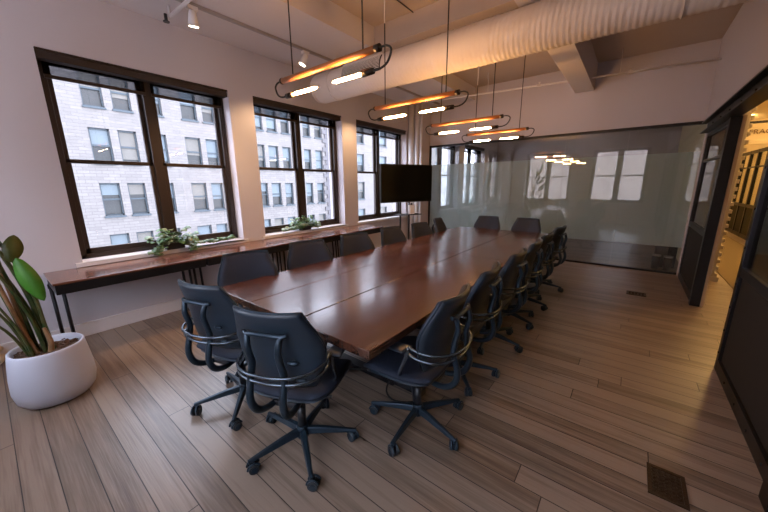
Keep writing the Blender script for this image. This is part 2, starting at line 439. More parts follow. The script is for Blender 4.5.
for k, (x_, y_) in enumerate(((-2.6, 9.2), (-.6, 9.2), (-1.6, 11.5))):  # added ceiling lamps, they warm the tone behind the glass
    tag(MB().box(x_-.6, x_+.6, y_-.05, y_+.05, 3.30, ZC-.001).build('office_lamp', 'roomlamp'), ['left ceiling lamp in the dim room behind the glass partition', 'right ceiling lamp in the dim room behind the glass partition', 'rear ceiling lamp in the dim room behind the glass partition'][k], 'ceiling light', 'lamps behind the partition')
# ------------------------------------------------------------------ steel storefront on the right
def storefront(name, label, loc, rz, ln, post=.10, mid=None, zr=.87, ztop=2.27, extra=()):
    r = empty(name, loc, rz); tag(r, label, 'steel panel', None)
    MB().box(0, post, -.03, .03, 0, ztop).build('stile', 'steel', r, bev=.003)
    MB().box(ln-post*.7, ln, -.03, .03, 0, ztop).build('stile', 'steel', r, bev=.003)
    MB().box(post, ln-post*.7, -.03, .03, 0, .10).build('bottom_rail', 'steel', r, bev=.003)
    MB().box(post, ln-post*.7, -.03, .03, zr-.035, zr+.035).build('middle_rail', 'steel', r, bev=.003)
    MB().box(post, ln-post*.7, -.03, .03, ztop-.05, ztop).build('top_rail', 'steel', r, bev=.003)
    MB().box(post, ln-post*.7, -.010, .010, .10, zr-.035).build('kick_panel', 'steelp', r)
    MB().box(post, ln-post*.7, -.004, .004, zr+.035, ztop-.05).build('glass_pane', 'sglass', r)
    for k in extra:
        if k[0] == 'h': MB().box(post, ln-post*.7, -.02, .02, k[1]-.018, k[1]+.018).build('glazing_bar', 'steel', r, bev=.002)
        else: MB().box(k[1]-.018, k[1]+.018, -.02, .02, zr+.035, ztop-.05).build('glazing_bar', 'steel', r, bev=.002)
    return r
# local x -> world +y
far = storefront('glazed_screen', 'black steel and glass panel between the doorway and the glass partition', (.815, 5.50, 0), R(90), 1.53, .10, zr=.90, extra=(('h', 1.86),))
near = storefront('glazed_screen', 'large black steel and glass panel at right edge, nearest the camera', (.775, 2.16, 0), R(90), 1.46, .09, zr=.865)
for z in (.16, .36, .56, .76, 1.05, 1.35, 1.65, 1.95, 2.15): MB().cyl((1.46-.035, .028, z), (1.46-.035, .037, z), .010, seg=8).build('rivet', 'steel', near)
for x_ in (.2, .5, .8, 1.1): MB().cyl((x_, .028, .05), (x_, .037, .05), .010, seg=8).build('rivet', 'steel', near)
near2 = storefront('glazed_screen', 'black steel and glass panel beside the camera, outside the picture', (.79, YR, 0), R(90), 2.16-YR-.13, .09, zr=.865)
tag(MB().box(.70, .86, 2.04, 2.155, 0, 2.27).build('steel_post', 'steel', bev=.004), 'black steel post at the bottom right corner of the picture', 'post')
# door jamb lining (deep stile) with oak edge
tag(MB().box(.765, .862, 5.40, 5.485, 0, 2.27).build('steel_jamb', 'steel', bev=.004), 'deep black steel door jamb at far side of the doorway', 'door jamb')
tag(MB().box(.864, .895, 5.41, 5.60, 0, 2.27).build('oak_strip', 'tan'), 'pale oak strip lining the black steel door jamb', 'trim strip')
# header beam
r = empty('steel_header', (0, 0, 0)); tag(r, 'long black steel header beam over the doorway and glass panels', 'beam')
MB().box(.70, .86, YR, 7.03, 2.275, 2.29).build('lower_flange', 'steel', r, bev=.002)
MB().box(.765, .80, YR, 7.03, 2.29, 2.42).build('web', 'steel', r)
MB().box(.70, .86, YR, 7.03, 2.42, 2.438).build('upper_flange', 'steel', r, bev=.002)
for k in range(15): MB().cyl((.765, -.5+k*.5, 2.355), (.752, -.5+k*.5, 2.355), .013, seg=8).build('rivet', 'steel', r)

# ------------------------------------------------------------------ hall outside the doorway
struct('ceiling_hall', MB().box(.92, 4.6, YR, 17.2, 3.3, 3.5), 'hall')
struct('wall_hall_end', MB().box(.9, 4.6, 16.6, 16.8, 0, 3.3), 'hall')
struct('wall_hall_right', MB().box(4.4, 4.6, YR, 16.6, 0, 3.3), 'hall')
mb = MB()
mb.box(.99, 1.20, 7.02, 7.20, 0, 3.3)
for k in range(56):
    if k % 2 == 0: mb.box(1.20, 1.235, 7.02, 7.20, .07+k*.056, .126+k*.056)
mb.box(.985, 1.26, 7.01, 7.21, 0, .07)
tag(mb.build('brick_pier', 'cream', bev=.006), 'cream brick pier with a toothed edge just beyond the doorway', 'pier')
tag(MB().box(1.36, 2.35, 5.0, 15.5, .0, .012).build('hall_runner', 'rug', bev=.003), 'dull brown runner on the hall floor beyond the doorway', 'rug')
# hall storefront
r = empty('hall_storefront', (2.62, 7.0, 0), R(90)); tag(r, 'black framed glazed partition along far side of the yellow-lit hall', 'glazed partition')
Lh = 8.8; n = 11
MB().box(0, Lh, -.03, .03, 0, .10).box(0, Lh, -.03, .03, .84, .92).box(0, Lh, -.03, .03, 2.33, 2.42).build('rails', 'steel', r)
MB().box(0, Lh, -.012, .012, .10, .84).build('kick_panel', 'steelp', r)
for k in range(n+1): MB().box(k*Lh/n-.045, k*Lh/n+.045, -.035, .035, 0, 2.42).build('mullion', 'steel', r)
MB().box(0, Lh, -.02, .02, 1.93, 1.97).build('glazing_bar', 'steel', r)
MB().box(0, Lh, -.004, .004, .92, 2.33).build('glass_pane', 'hglass', r)
# sign beam
r = empty('sign_beam', (1.9, 11.6, 2.45)); tag(r, 'cream beam crossing the hall with dark sign lettering', 'sign')
MB().box(-.9, 2.4, 0, .3, 0, .52).build('beam', 'hall', r, bev=.01)
MB().box(-.9, 2.4, -.05, 0, -.04, .06).build('moulding', 'hall', r, bev=.01)
cu = bpy.data.curves.new('sign_letters', 'FONT'); cu.body = 'FRACE'; cu.size = .145; cu.extrude = .006; cu.space_character = 1.05
to = bpy.data.objects.new('sign_letters', cu); COL.objects.link(to)
bpy.context.view_layer.update()
dg = bpy.context.evaluated_depsgraph_get(); me = bpy.data.meshes.new_from_object(to.evaluated_get(dg)); bpy.data.objects.remove(to)
tl = bpy.data.objects.new('sign_letters', me); COL.objects.link(tl); me.materials.clear(); me.materials.append(M['letter'])
tl.parent = r; tl.location = (.10, -.008, .20); tl.rotation_euler = (R(90), 0, 0)
tag(MB().box(.99, 4.4, 9.6, 9.66, 2.66, 2.70).build('steel_bar', 'steel'), 'thin black bar crossing the hall above the lettering', 'bar')
for k, y in enumerate((6.2, 8.8, 13.2)):
    o = MB().box(2.0, 2.3, y, y+1.3, 3.25, 3.30).build('hall_light', 'hallight')
    tag(o, ['ceiling light nearest the camera in the yellow hall, by the pier', 'middle ceiling light of the yellow hall, before the sign', 'farthest ceiling light of the yellow hall, past the sign'][k], 'ceiling light', 'hall ceiling lights')
for k, y in enumerate((7.5, 10.4, 13.4)):
    o = MB().box(3.3, 3.6, y, y+1.5, 3.25, 3.30).build('office_light', 'hallight')
    tag(o, ['first', 'middle', 'last'][k] + ' ceiling light in the office behind the hall partition', 'ceiling light', 'office ceiling lights')
tag(MB().tube([(1.25, 5, 3.1), (1.25, 16, 3.1)], .05, 12, False).tube([(1.7, 5, 3.08), (1.7, 16, 3.08)], .035, 12, False).build('hall_pipes', 'hall'), 'pair of painted pipes under the hall ceiling', 'pipes')

# bins behind the glass
for k, (x_, y_, lb) in enumerate(((.50, 7.48, 'small dark bin with grey rim behind the glass, left of two'), (.66, 7.42, 'small dark bin with grey rim behind the glass, beside the steel panel'))):
    r = empty('waste_bin', (x_, y_, 0)); tag(r, lb, 'bin', 'bins behind the glass')
    MB().lathe([(.05, 0), (.062, .24)], seg=20).build('body', 'bin', r)
    MB().lathe([(.064, .235), (.066, .26), (.060, .26), (.058, .235)], seg=20).build('rim', 'liner', r)
tag(MB().box(.48, .78, 7.62, 7.82, 0, .40).build('storage_box', 'bin', bev=.01), 'dark storage box on the floor behind the last glass panel', 'box')
r = empty('white_bottle', (.66, 7.70, .40)); tag(r, 'small white bottle standing on the dark box behind the glass', 'bottle')
MB().lathe([(.03, 0), (.033, .02), (.033, .1), (.014, .135), (.014, .15)], seg=16).build('body', 'white', r)
MB().lathe([(.017, .15), (.017, .17)], seg=12).build('cap', 'blackp', r)

# ------------------------------------------------------------------ facade across the street
XF = -27.42
def facade(name, label, x, ya, yb, z0, z1, ys, rows, m, wh=2.15):
    r = empty(name, (x, ya, z0)); tag(r, label, 'building', 'buildings across the street')
    mb = MB(); ln = yb-ya
    cols = sorted(ys)
    # wall strips around the openings
    y = 0
    for a, b in cols:
        a -= ya; b -= ya
        mb.box(-.4, 0, y, a, 0, z1-z0); z = 0
        for zt in sorted(rows):
            mb.box(-.4, 0, a, b, z, zt-wh-z0); z = zt-z0
        mb.box(-.4, 0, a, b, z, z1-z0); y = b
    mb.box(-.4, 0, y, ln, 0, z1-z0); mb.box(-8, -.45, 0, ln, 0, z1-z0)
    mb.build('wall', m, r)
    rnd = random.Random(3)
    for zt in rows:
        for a, b in cols:
            ya_, yb_ = a-ya, b-ya; lo, hi = zt-wh-z0, zt-z0
            w = MB(); w.box(-.30, -.16, ya_, ya_+.08, lo, hi); w.box(-.30, -.16, yb_-.08, yb_, lo, hi); w.box(-.30, -.16, ya_, yb_, hi-.10, hi); w.box(-.30, -.16, ya_, yb_, lo, lo+.08)
            w.box(-.28, -.18, ya_, yb_, lo+wh*.48, lo+wh*.53); w.box(-.02, .10, ya_-.05, yb_+.05, lo-.12, lo)
            wo = w.build('window', 'fframe', r)
            MB().box(-.34, -.31, ya_, yb_, lo, hi).build('pane', 'fglass', wo)
            d = rnd.choice((.35, .5, .6, .62, .66, .9))
            MB().box(-.262, -.255, ya_+.08, yb_-.08, hi-.1-(wh-.2)*d, hi-.1).build('blind', rnd.choice(('fblind', 'fblind', 'fblind', 'fwarm')), wo)
    return r
fb = facade('stone_building', 'pale stone office building across the street with rows of paired windows', XF, -16, 25.1, -16, 13.5,
       [(-13.4, -12.3), (-11.9, -10.8), (-7.6, -6.5), (-6.1, -5.0), (-1.5, -.4), (.6, 1.7), (5.03, 6.08), (6.5, 7.51), (8.35, 9.3), (10.53, 11.64), (12.03, 12.96), (16.2, 17.2), (17.61, 18.66), (19.12, 20.07), (21.71, 22.65), (23.21, 24.22)],
       [8.66, 5.24, 1.81, -1.60], 'facade')
q = MB()
for k in range(64):
    d = .5 if k % 2 else .9
    q.box(XF+.002, XF+.12, 25.1-d, 25.14, -16+k*.46, -16+k*.46+.44)
qo = q.build('corner_stones', 'quoin', fb, bev=.02); qo.location = (-XF, 16, 16)
facade('stone_building', 'second pale building across the street, seen through the far window', XF-.25, 25.16, 60, -16, 14.5,
       [(26.6, 27.9), (30.0, 31.4), (34.3, 36.1), (38.4, 40.0), (41.8, 43.4), (46, 47.5), (50, 51.5)], [8.8, 5.35, 1.92, -1.5], 'facade2')
r = empty('rear_building', (-20, -26, -16)); tag(r, 'building behind the camera, seen only reflected in the glass partition', 'building')
MB().box(0, 45, -8, 0, 0, 22.4).build('wall', 'facade3', r)  # plain added block, keeps bright sky out of the partition's reflection
MB().box(-.3, 45.3, -8.3, .35, 22.4, 23).build('cornice', 'facade3', r, bev=.05)
struct('ground', MB().box(-45, -5.5, -30, 70, -16.2, -16), 'asphalt')

# ------------------------------------------------------------------ conference table
r = empty('conference_table', (-1.745, 3.39, 0)); tag(r, 'long glossy dark walnut conference table in the middle of the room', 'table')
TX0, TX1, TY = -.825, .815, 2.33
s1, s2 = .208, -.305    # seams
def board(x0, x1, y0, y1): MB().box(x0, x1, y0, y1, .69, .74).build('table_board', 'table', r, bev=.004)
g = .0035
MB().box(.2045, .2115, -2.25, -1.28, .735, .7406).build('cable_slot', 'dark', r)
board(TX0, s2-.0015, -TY, 0-.001); board(s2+.0015, s1-g, -TY, -.001); board(s1+g, TX1, -TY, -.001)
board(TX0, s2-.0015, .001, TY); board(s2+.0015, s1-g, .001, TY); board(s1+g, TX1, .001, TY)
MB().box(TX0+.12, TX1-.12, -TY+.15, TY-.15, .63, .69).build('under_frame', 'steel', r)
for y in (-1.60, -.05, 1.75):
    mb = MB()
    for sx in (-1, 1):
        mb.tube([(sx*.18, y, .63), (sx*.40, y, .03)], .028, 4, False)
    mb.box(-.45, .45, y-.04, y+.04, 0, .035); mb.build('trestle', 'steel', r)
# power strip and cables under the table
r = empty('power_strip', (-1.28, 1.80, 0)); tag(r, 'black power strip with looped cables on the floor under the table', 'power strip')
MB().box(-.24, .24, -.03, .03, 0.0, .05).build('strip', 'blackp', r, bev=.004)
MB().tube([(-.24, 0, .03), (-.5, -.15, .01), (-.62, -.35, .012), (-.9, -.3, .012), (-1.2, -.1, .012)], .010, 6).tube([(.2, 0, .06), (.26, -.12, .04), (.12, -.2, .02), (0, -.15, .02), (-.05, -.02, .06)], .007, 6).build('cable', 'cable', r)

# ------------------------------------------------------------------ window bench
benlab = ['window bench table nearest the camera, beside the potted plant', 'second window bench table, under the trailing ivy', 'third window bench table, below the middle window', 'farthest window bench table, ending before the television']
def bench(ln=1.263):
    r = empty('bench_table', (-4.12, .26, 0))
    MB().box(-.298, .298, 0.001, ln-.001, .720, .74).build('bench_top', 'bench', r, bev=.003)
    MB().box(-.25, .288, .012, ln-.012, .632, .7195).build('steel_frame', 'steel', r, bev=.003)
    for y, s in ((.02, 1), (ln-.03, -1)):
        mb = MB()
        for k in (0, 1):
            mb.tube([(-.20, y+s*k*.075, .65), (-.17, y+s*k*.075, .02)], .015, 4, False)
        mb.box(-.185, -.155, min(y, y+s*.075)-.015, max(y, y+s*.075)+.015, 0, .03)
        mb.box(-.215, -.185, min(y, y+s*.075)-.02, max(y, y+s*.075)+.02, .60, .640)
        mb.build('leg', 'steel', r)
    return r
b0 = bench()
for i in range(4):
    o = b0 if i == 0 else (copy_tree(b0) if i < 3 else bench(.823))
    o.location = (-4.12, .26+i*1.265, 0); tag(o, benlab[i], 'table', 'bench tables under the windows')

# ------------------------------------------------------------------ chairs
def make_chair():
    r = empty('office_chair')
    # star base
    mb = MB()
    mb.lathe([(.022, .055), (.036, .06), (.040, .10), (.034, .135), (.028, .14)], seg=20)
    for k in range(5):
        a = k*2*math.pi/5; c, s = math.cos(a), math.sin(a)
        T = Matrix.Rotation(a, 4, 'Z')
        prof = [(.025, .024, .085, .125), (.12, .020, .082, .118), (.22, .017, .076, .103), (.30, .014, .072, .090), (.325, .012, .072, .086)]
        rings = []
        for x, w, z0, z1 in prof:
            rings.append([mb.bm.verts.new(T @ Vector(p)) for p in ((x, -w, z0), (x, w, z0), (x, w*.62, z1), (x, -w*.62, z1))])
        for p, q in zip(rings, rings[1:]):
            for j in range(4): mb.bm.faces.new((p[j], p[(j+1) % 4], q[(j+1) % 4], q[j]))
        mb.bm.faces.new(rings[0][::-1]); mb.bm.faces.new(rings[-1])
    base = mb.build('star_base', 'chairframe', r, bev=.004)
    for k in range(5):
        a = k*2*math.pi/5; x, y = .31*math.cos(a), .31*math.sin(a)
        yaw = a + (1.1, 2.3, .4, -1.2, 3.0)[k]
        T = Matrix.Translation((x, y, 0)) @ Matrix.Rotation(yaw, 4, 'Z')
        mb = MB()
        for s in (-1, 1):
            mb.cyl(T @ Vector((.012, s*.007, .030)), T @ Vector((.012, s*.026, .030)), .030, .028, 18)
        ca = mb.build('caster', 'wheel', base)
        m2 = MB(); m2.cyl(T @ Vector((0, 0, .045)), T @ Vector((0, 0, .078)), .010, seg=10)
        m2.box(-.016, .020, -.006, .006, .02, .058, T)
        for s in (-1, 1): m2.cyl(T @ Vector((.012, s*.0265, .030)), T @ Vector((.012, s*.0285, .030)), .017, seg=14)
        # hood
        for s in (-1, 1):
            pts = [T @ Vector((.012+.034*math.cos(R(t)), s*.016, .030+.034*math.sin(R(t)))) for t in (20, 60, 100, 140, 175)]
            m2.tube(pts, .0065, 6)
        o2 = m2.build('caster_fork', 'chairframe', base)
    MB().cyl((0, 0, .13), (0, 0, .27), .025, seg=18).cyl((0, 0, .27), (0, 0, .39), .016, seg=18).build('gas_cylinder', 'blackp', r)
    MB().box(-.07, .07, -.16, .10, .375, .415).build('mechanism', 'blackp', r, bev=.012)
    # seat shell and cushion
    def seatfn(dz, th, sc):
        def fn(u, v):
            x = u*.255*sc*(1-.10*(v < 0)*v*v)*(1-.05*max(0, v)**3); y = .055+v*.235*sc
            x *= (1-.16*abs(v)**5)
            z = .450+dz+.020*abs(u)**2.5+.012*max(0, -v)**2-.045*max(0, v)**3
            e = max(0, 1-abs(u)**5)**.5*max(0, 1-abs(v)**5)**.5
            return Vector((x, y, z)), Vector((0, -.02*v, 1)).normalized(), th*(.25+.75*e)
        return fn
    MB().pillow(16, 16, seatfn(0, .062, 1.0)).build('seat', 'chairfab', r)
    MB().pillow(12, 12, seatfn(-.036, .03, .93)).build('seat_shell', 'chairshell', r)
    # backrest
    def hw(z):   # half width
        P = [(.53, .185), (.60, .222), (.69, .248), (.77, .254), (.85, .228), (.93, .196), (.975, .184)]
        for (a, wa), (b, wb) in zip(P, P[1:]):
            if z <= b: return wa+(wb-wa)*(z-a)/(b-a)
        return P[-1][1]
    def yc(z):
        P = [(.53, -.175), (.62, -.185), (.72, -.19), (.82, -.215), (.975, -.272)]
        for (a, wa), (b, wb) in zip(P, P[1:]):
            if z <= b: return wa+(wb-wa)*(z-a)/(b-a)
        return P[-1][1]
    def backfn(off, th, sc, seamy=False):
        def fn(u, v):
            z = .752+v*.222*sc
            w = hw(z)*sc; x = u*w
            y = yc(z)+off+.062*(abs(u)**2.2)*(w/.25)
            e = max(0, 1-abs(u)**10)**.5*max(0, 1-abs(v)**10)**.5
            n = Vector((-.35*u, 1, .12)).normalized()
            return Vector((x, y, z)), n, th*(.3+.7*e)
        return fn
    bk = MB().pillow(16, 18, backfn(-.012, .022, 1.0)).build('backrest', 'chairshell', r)
    MB().pillow(16, 18, backfn(.010, .045, .96)).build('back_cushion', 'chairfab', bk)
    # piping along the rim
    rim = []
    f = backfn(-.004, .02, 1.005)
    for k in range(9): rim.append(f(-1, -1+2*k/8)[0])
    for k in range(1, 8): rim.append(f(-1+2*k/8, 1)[0])
    for k in range(9): rim.append(f(1, 1-2*k/8)[0])
    MB().tube(rim, .0055, 6, False).build('piping', 'chairframe', bk)
    # rear frame: T bar, two uprights hooking under the seat
    fr = MB()
    fr.tube([(-.100, -.270, .858), (-.05, -.278, .864), (.05, -.278, .864), (.100, -.270, .858)], .0135, 10)
    for s in (-1, 1):
        fr.tube([(s*.120, -.262, .864), (s*.092, -.274, .855), (s*.082, -.290, .79), (s*.080, -.272, .71), (s*.094, -.272, .64), (s*.092, -.300, .53), (s*.086, -.272, .44), (s*.075, -.19, .395), (s*.06, -.08, .395)], [.011, .014, .017, .018, .018, .019, .020, .018, .016], 10)
    fr.build('back_frame', 'chairframe', r)
    # horseshoe arm rails and pads
    ar = MB()
    for dz, k in ((.032, 0), (-.013, .015)):
        ar.tube([(-.240, -.07, .655+dz), (-.240, -.13, .64+dz), (-.208, -.225, .632+dz), (-.125, -.292+k, .63+dz), (0, -.312+k, .63+dz), (.125, -.292+k, .63+dz), (.208, -.225, .632+dz), (.240, -.13, .64+dz), (.240, -.07, .655+dz)], .0085, 8)
    for s in (-1, 1):
        ar.tube([(s*.240, -.07, .685), (s*.245, -.05, .60), (s*.235, -.01, .50), (s*.19, -.02, .43), (s*.08, -.04, .40)], .012, 8)
    ar.build('arm_rails', 'rail', r)
    for s in (-1, 1):
        def padfn(u, v, s=s):
            e = max(0, 1-abs(u)**4)**.5*max(0, 1-abs(v)**4)**.5
            return Vector((s*.252+u*.040*(1-.25*v), .045+v*.115, .672-.004*v)), Vector((0, 0, 1)), .022*(.3+.7*e)
        MB().pillow(8, 10, padfn).build('armrest', 'chairshell', r)
    MB().tube([(.06, -.05, .40), (.17, -.06, .405), (.23, -.05, .41)], .008, 8).build('lever', 'blackp', r)
    for x, z in ((.115, .70), (.16, .615)): MB().tube([(x-.022, -.222, z), (x-.015, -.228, z), (x+.015, -.224, z), (x+.022, -.216, z)], [.006, .013, .013, .006], 10).build('back_button', 'chairframe', r)
    return r
proto = make_chair()
NEAR, RIGHT, LEFT, END = 'chairs at the near end of the table', 'chairs along the right side of the table', 'chairs along the window side of the table', 'chairs at the far end of the table'
chairs = [  # x, y, rot, star angle, scale, group, label
 (-2.075, .962, 14, -113, 1, NEAR, 'black office chair at near end, left of the pair beside the bench'),
 (-1.395, .965, 23, -30.5, 1, NEAR, 'black office chair in the foreground at near end, whole back facing the camera'),
 (-.940, 1.55, 92, -86, .985, RIGHT, 'black office chair at the near right corner of the table, seen from its side'),
 (-.975, 2.22, 94, 24, .98, RIGHT, 'second black office chair on the right side, next behind the corner chair'),
 (-.965, 2.92, 90, -10, .98, RIGHT, 'third black office chair on the right side of the table'),
 (-.965, 3.56, 92, 48, .98, RIGHT, 'fourth black office chair on the right side of the table'),
 (-.97, 4.17, 88, 58, .98, RIGHT, 'fifth black office chair on the right side, next to the farthest'),
 (-.955, 5.00, 82, -6, .985, RIGHT, 'farthest black office chair on the right side of the table'),
 (-2.48, 1.32, -112, 10, .985, LEFT, 'window-side grey fabric office chair nearest the camera, at the table corner'),
 (-2.49, 2.03, -110, 40, .985, LEFT, 'second window-side office chair, between first and middle windows'),
 (-2.48, 2.78, -106, 70, .975, LEFT, 'third window-side office chair, below the middle window plant'),
 (-2.46, 3.55, -98, 20, .975, LEFT, 'fourth window-side office chair, in front of the bench end'),
 (-2.47, 4.35, -100, 50, .955, LEFT, 'fifth window-side office chair, just below the television'),
 (-2.47, 5.05, -80, 33, .975, LEFT, 'sixth window-side office chair, at the far left table corner'),
 (-2.13, 5.82, 183, 12, .96, END, 'left of the two office chairs at the far end of the table'),
 (-1.43, 5.82, 178, 44, .96, END, 'right of the two office chairs at the far end of the table'),
]
for i, (x, y, rz, st, sc, gr, lb) in enumerate(chairs):
    o = proto if i == 0 else copy_tree(proto)
    o.location = (x, y, 0); o.rotation_euler = (0, 0, R(rz)); o.scale = (1, 1, sc)
    tag(o, lb, 'chair', gr)
    for ch in o.children:
        if ch.name.startswith('star_base'): ch.rotation_euler = (0, 0, R(st-rz))

# ------------------------------------------------------------------ pendant lamps
def lamp():
    r = empty('pendant_lamp')     # origin on the ceiling above the bar's middle
    hb = .467
    mb = MB(); mb.tube([(-hb, 0, 0), (hb, 0, 0)], .020, 14, False); bar = mb.build('wooden_bar', 'bar', r)
    MB().tube([(-hb-.005, 0, 0), (-hb+.012, 0, 0)], 0.0215, 14, False).build('end_cap', 'holder', r)
    MB().tube([(hb-.03, 0, 0), (hb+.006, 0, 0)], 0.0215, 14, False).build('end_cap', 'holder', r)
    for s in (-1, 1):
        MB().tube([(s*hb, 0, 0), (s*(hb+.055), 0, -.003), (s*(hb+.086), 0, -.03), (s*(hb+.06), 0, -.085), (s*(hb+.01), 0, -.108), (s*(hb-.05), 0, -.110)], .0065, 8).build('cable_loop', 'cable', r)
        MB().cyl((s*(hb-.045), 0, -.110), (s*(hb-.125), 0, -.110), .018, .021, 14).build('bulb_holder', 'holder', r)
        MB().tube([(s*(hb-.125), 0, -.11), (s*(hb-.15), 0, -.11), (s*(hb-.36), 0, -.11), (s*(hb-.39), 0, -.11)], [.007, .010, .010, .0035], 12, False).build('tube_bulb', 'bulb', r)
    return r
lmp = lamp()
lampy = [1.56, 2.70, 3.90, 5.10]
lampx = [-1.711, -1.752, -1.763, -1.784]
lampz = [2.311, 2.318, 2.311, 2.329]
lampl = ['pendant lamp nearest the camera, amber bar with two glowing tubes', 'second pendant lamp from the camera, hanging over the table', 'third pendant lamp from the camera, amber bar over the table', 'farthest pendant lamp, hanging over the far end of the table']
for i in range(4):
    o = lmp if i == 0 else copy_tree(lmp)
    o.location = (lampx[i], lampy[i], lampz[i]); tag(o, lampl[i], 'lamp', 'pendant lamps over the table')
    top = (ZH, ZH, ZC, ZC)[i]-lampz[i]
    if i == 3: top = ZC-lampz[i]
    for s, x in ((-1, -.33), (1, .345)):
        rodlen = (0, 0) if i == 0 else ((.55, 0) if i == 1 else (.30, 0))
        rl = rodlen[0] if s < 0 else 0
        MB().tube([(x, 0, .02), (x, 0, top-rl-.015)], .005, 6, False).build('suspension_cord', 'cable', o)
        if rl: MB().tube([(x, 0, top-rl-.015), (x, 0, top)], .006, 6, False).build('white_rod', 'rod', o)
        MB().cyl((x, 0, top-.03), (x, 0, top), .03, seg=16).build('ceiling_cup', 'white', o)

# ------------------------------------------------------------------ duct
DY, DZ, DR = 3.523, 2.973, .198
r = empty('air_duct', (0, DY, DZ)); tag(r, 'large round white painted spiral air duct crossing under the ceiling', 'duct')
mb = MB(); x0, x1 = -4.02, .748; n = 400
pts = []; rad = []
seg = 40; rings = []
for i in range(n+1):
    x = x0+.10+(x1-x0-.10)*i/n
    rr = DR+(.0029, .0009, -.0029, -.0009)[i % 4]
    rings.append((x, rr))
rings = [(x0, .02), (x0+.004, DR*.55), (x0+.02, DR*.85), (x0+.05, DR*.97)] + rings
prev = None
for x, rr in rings:
    ring = [mb.bm.verts.new((x+ (0.02*math.sin(2*math.pi*j/seg) if x > x0+.1 else 0), rr*math.cos(2*math.pi*j/seg), rr*math.sin(2*math.pi*j/seg))) for j in range(seg)]
    if prev:
        for j in range(seg):
            f = mb.bm.faces.new((prev[j], prev[(j+1) % seg], ring[(j+1) % seg], ring[j])); f.smooth = True
    else: mb.bm.faces.new(ring)
    prev = ring
mb.bm.faces.new(prev)
for v in mb.bm.verts:
    if v.co.x > 0 - DR*2 and False: pass
mb.build('duct_body', 'duct', r)
gr = MB(); th = R(203)   # facing the camera, slightly down
def onr(x, a, rr): return Vector((x, rr*math.cos(a), rr*math.sin(a)))
gf = MB()
for k in range(12):
    a = R(140)+k*R(4.4)
    gr.box(-3.29, -2.65, -.0025, .0025, .006, .010, Matrix.Translation(onr(0, a, DR+.004)) @ Matrix.Rotation(a-R(90), 4, 'X'))
for a in (R(136), R(192)):
    gf.box(-3.31, -2.63, -.012, .012, -.004, .02, Matrix.Translation(onr(0, a, DR+.002)) @ Matrix.Rotation(a-R(90), 4, 'X'))
gf.build('grille_frame', 'duct', r)
gb = MB()
for k in range(13):
    a = R(137)+k*R(4.4)
    gb.box(-3.30, -2.64, -.010, .010, .000, .0065, Matrix.Translation(onr(0, a, DR+.002)) @ Matrix.Rotation(a-R(90), 4, 'X'))
g0 = gb.build('grille_back', 'dark', r)
gr.build('grille_slats', 'white', r)
for k, x in enumerate((-3.6, .12)):
    tag(MB().tube([(x, DY-.0, DZ+DR), (x, DY, ZH)], .006, 6, False).tube([(x, DY+(DR+.006)*math.cos(R(a)), DZ+(DR+.006)*math.sin(R(a))) for a in range(0, 361, 15)], .006, 6, False).build('duct_hanger', 'rod'),
        ['duct hanger strap and rod at the grille end of the duct', 'duct hanger strap and rod near the right wall'][k], 'hanger', 'duct hangers')

# ------------------------------------------------------------------ track, spots, pipes
tag(MB().box(-3.775, -3.745, .2, 6.9, ZC-.035, ZC-.001).build('lighting_track', 'grey', bev=.003), 'grey lighting track running along the ceiling above the windows', 'lighting track')
def spot(ax, ay):
    r = empty('spotlight')
    MB().box(-.03, .03, -.05, .05, -.035, 0).build('track_adapter', 'white', r, bev=.004)
    MB().tube([(0, 0, -.03), (0, 0, -.05)], .010, 8, False).build('stem', 'white', r)
    T = Matrix.Translation((0, 0, -.065)) @ Matrix.Rotation(R(ay), 4, 'Y') @ Matrix.Rotation(R(ax), 4, 'X')
    MB().tube([T @ Vector((0, 0, .03)), T @ Vector((0, 0, 0)), T @ Vector((0, 0, -.11))], [.028, .036, .052], 20, False).build('housing', 'white', r)
    MB().cyl(T @ Vector((0, 0, -.108)), T @ Vector((0, 0, -.112)), .045, seg=20).build('lamp_face', 'spotface', r)
    return r
slab = ['white track spotlight nearest the camera, above the first window', 'second white track spotlight, above the middle window behind the first pendant', 'third white track spotlight, above the far window beyond the duct']
for i, y in enumerate((1.68, 3.10, 4.45)):
    ax, ay = ((4, 12), (-20, 16), (8, 18))[i]; o = spot(ax, ay)
    o.location = (-3.76, y, ZC-.035); tag(o, slab[i], 'spotlight', 'track spotlights')
    ld = bpy.data.lights.new('spot_lamp', 'SPOT'); ld.energy = 75; ld.color = (1, .62, .32); ld.spot_size = R(80); ld.spot_blend = .7; ld.shadow_soft_size = .04
    lo = bpy.data.objects.new('spot_lamp', ld); COL.objects.link(lo); T = Matrix.Translation((-3.76, y, ZC-.10)) @ Matrix.Rotation(R(ay), 4, 'Y') @ Matrix.Rotation(R(ax), 4, 'X'); lo.matrix_world = T @ Matrix.Translation((0, 0, -.16))
r = empty('sprinkler_pipe', (0, 0, 0)); tag(r, 'white sprinkler pipe crossing the track at the upper left', 'pipe')
MB().tube([(-3.95, 1.56, 3.26), (-3.02, 1.56, 3.26)], .017, 10, False).tube([(-3.95, 1.56, 3.26), (-4.0, 1.56, 3.27), (-4.0, 1.56, ZC)], .014, 8).build('pipe', 'white', r)
MB().cyl((-4.0, 1.52, 3.20), (-4.0, 1.52, 3.27), .016, seg=10).cyl((-4.0, 1.52, 3.205), (-4.0, 1.52, 3.195), .03, seg=12).build('sprinkler_head', 'blackp', r)
MB().cyl((-3.2, 1.56, 3.26), (-3.2, 1.56, ZC), .012, seg=8).build('hanger', 'white', r)
r = empty('sprinkler_line', (0, 0, 0)); tag(r, 'thin cream sprinkler pipe crossing in front of the back wall', 'pipe')
def PL(t): return Vector((.748, 6.88, 3.26)).lerp(Vector((-3.7, 6.25, 3.26)), t)
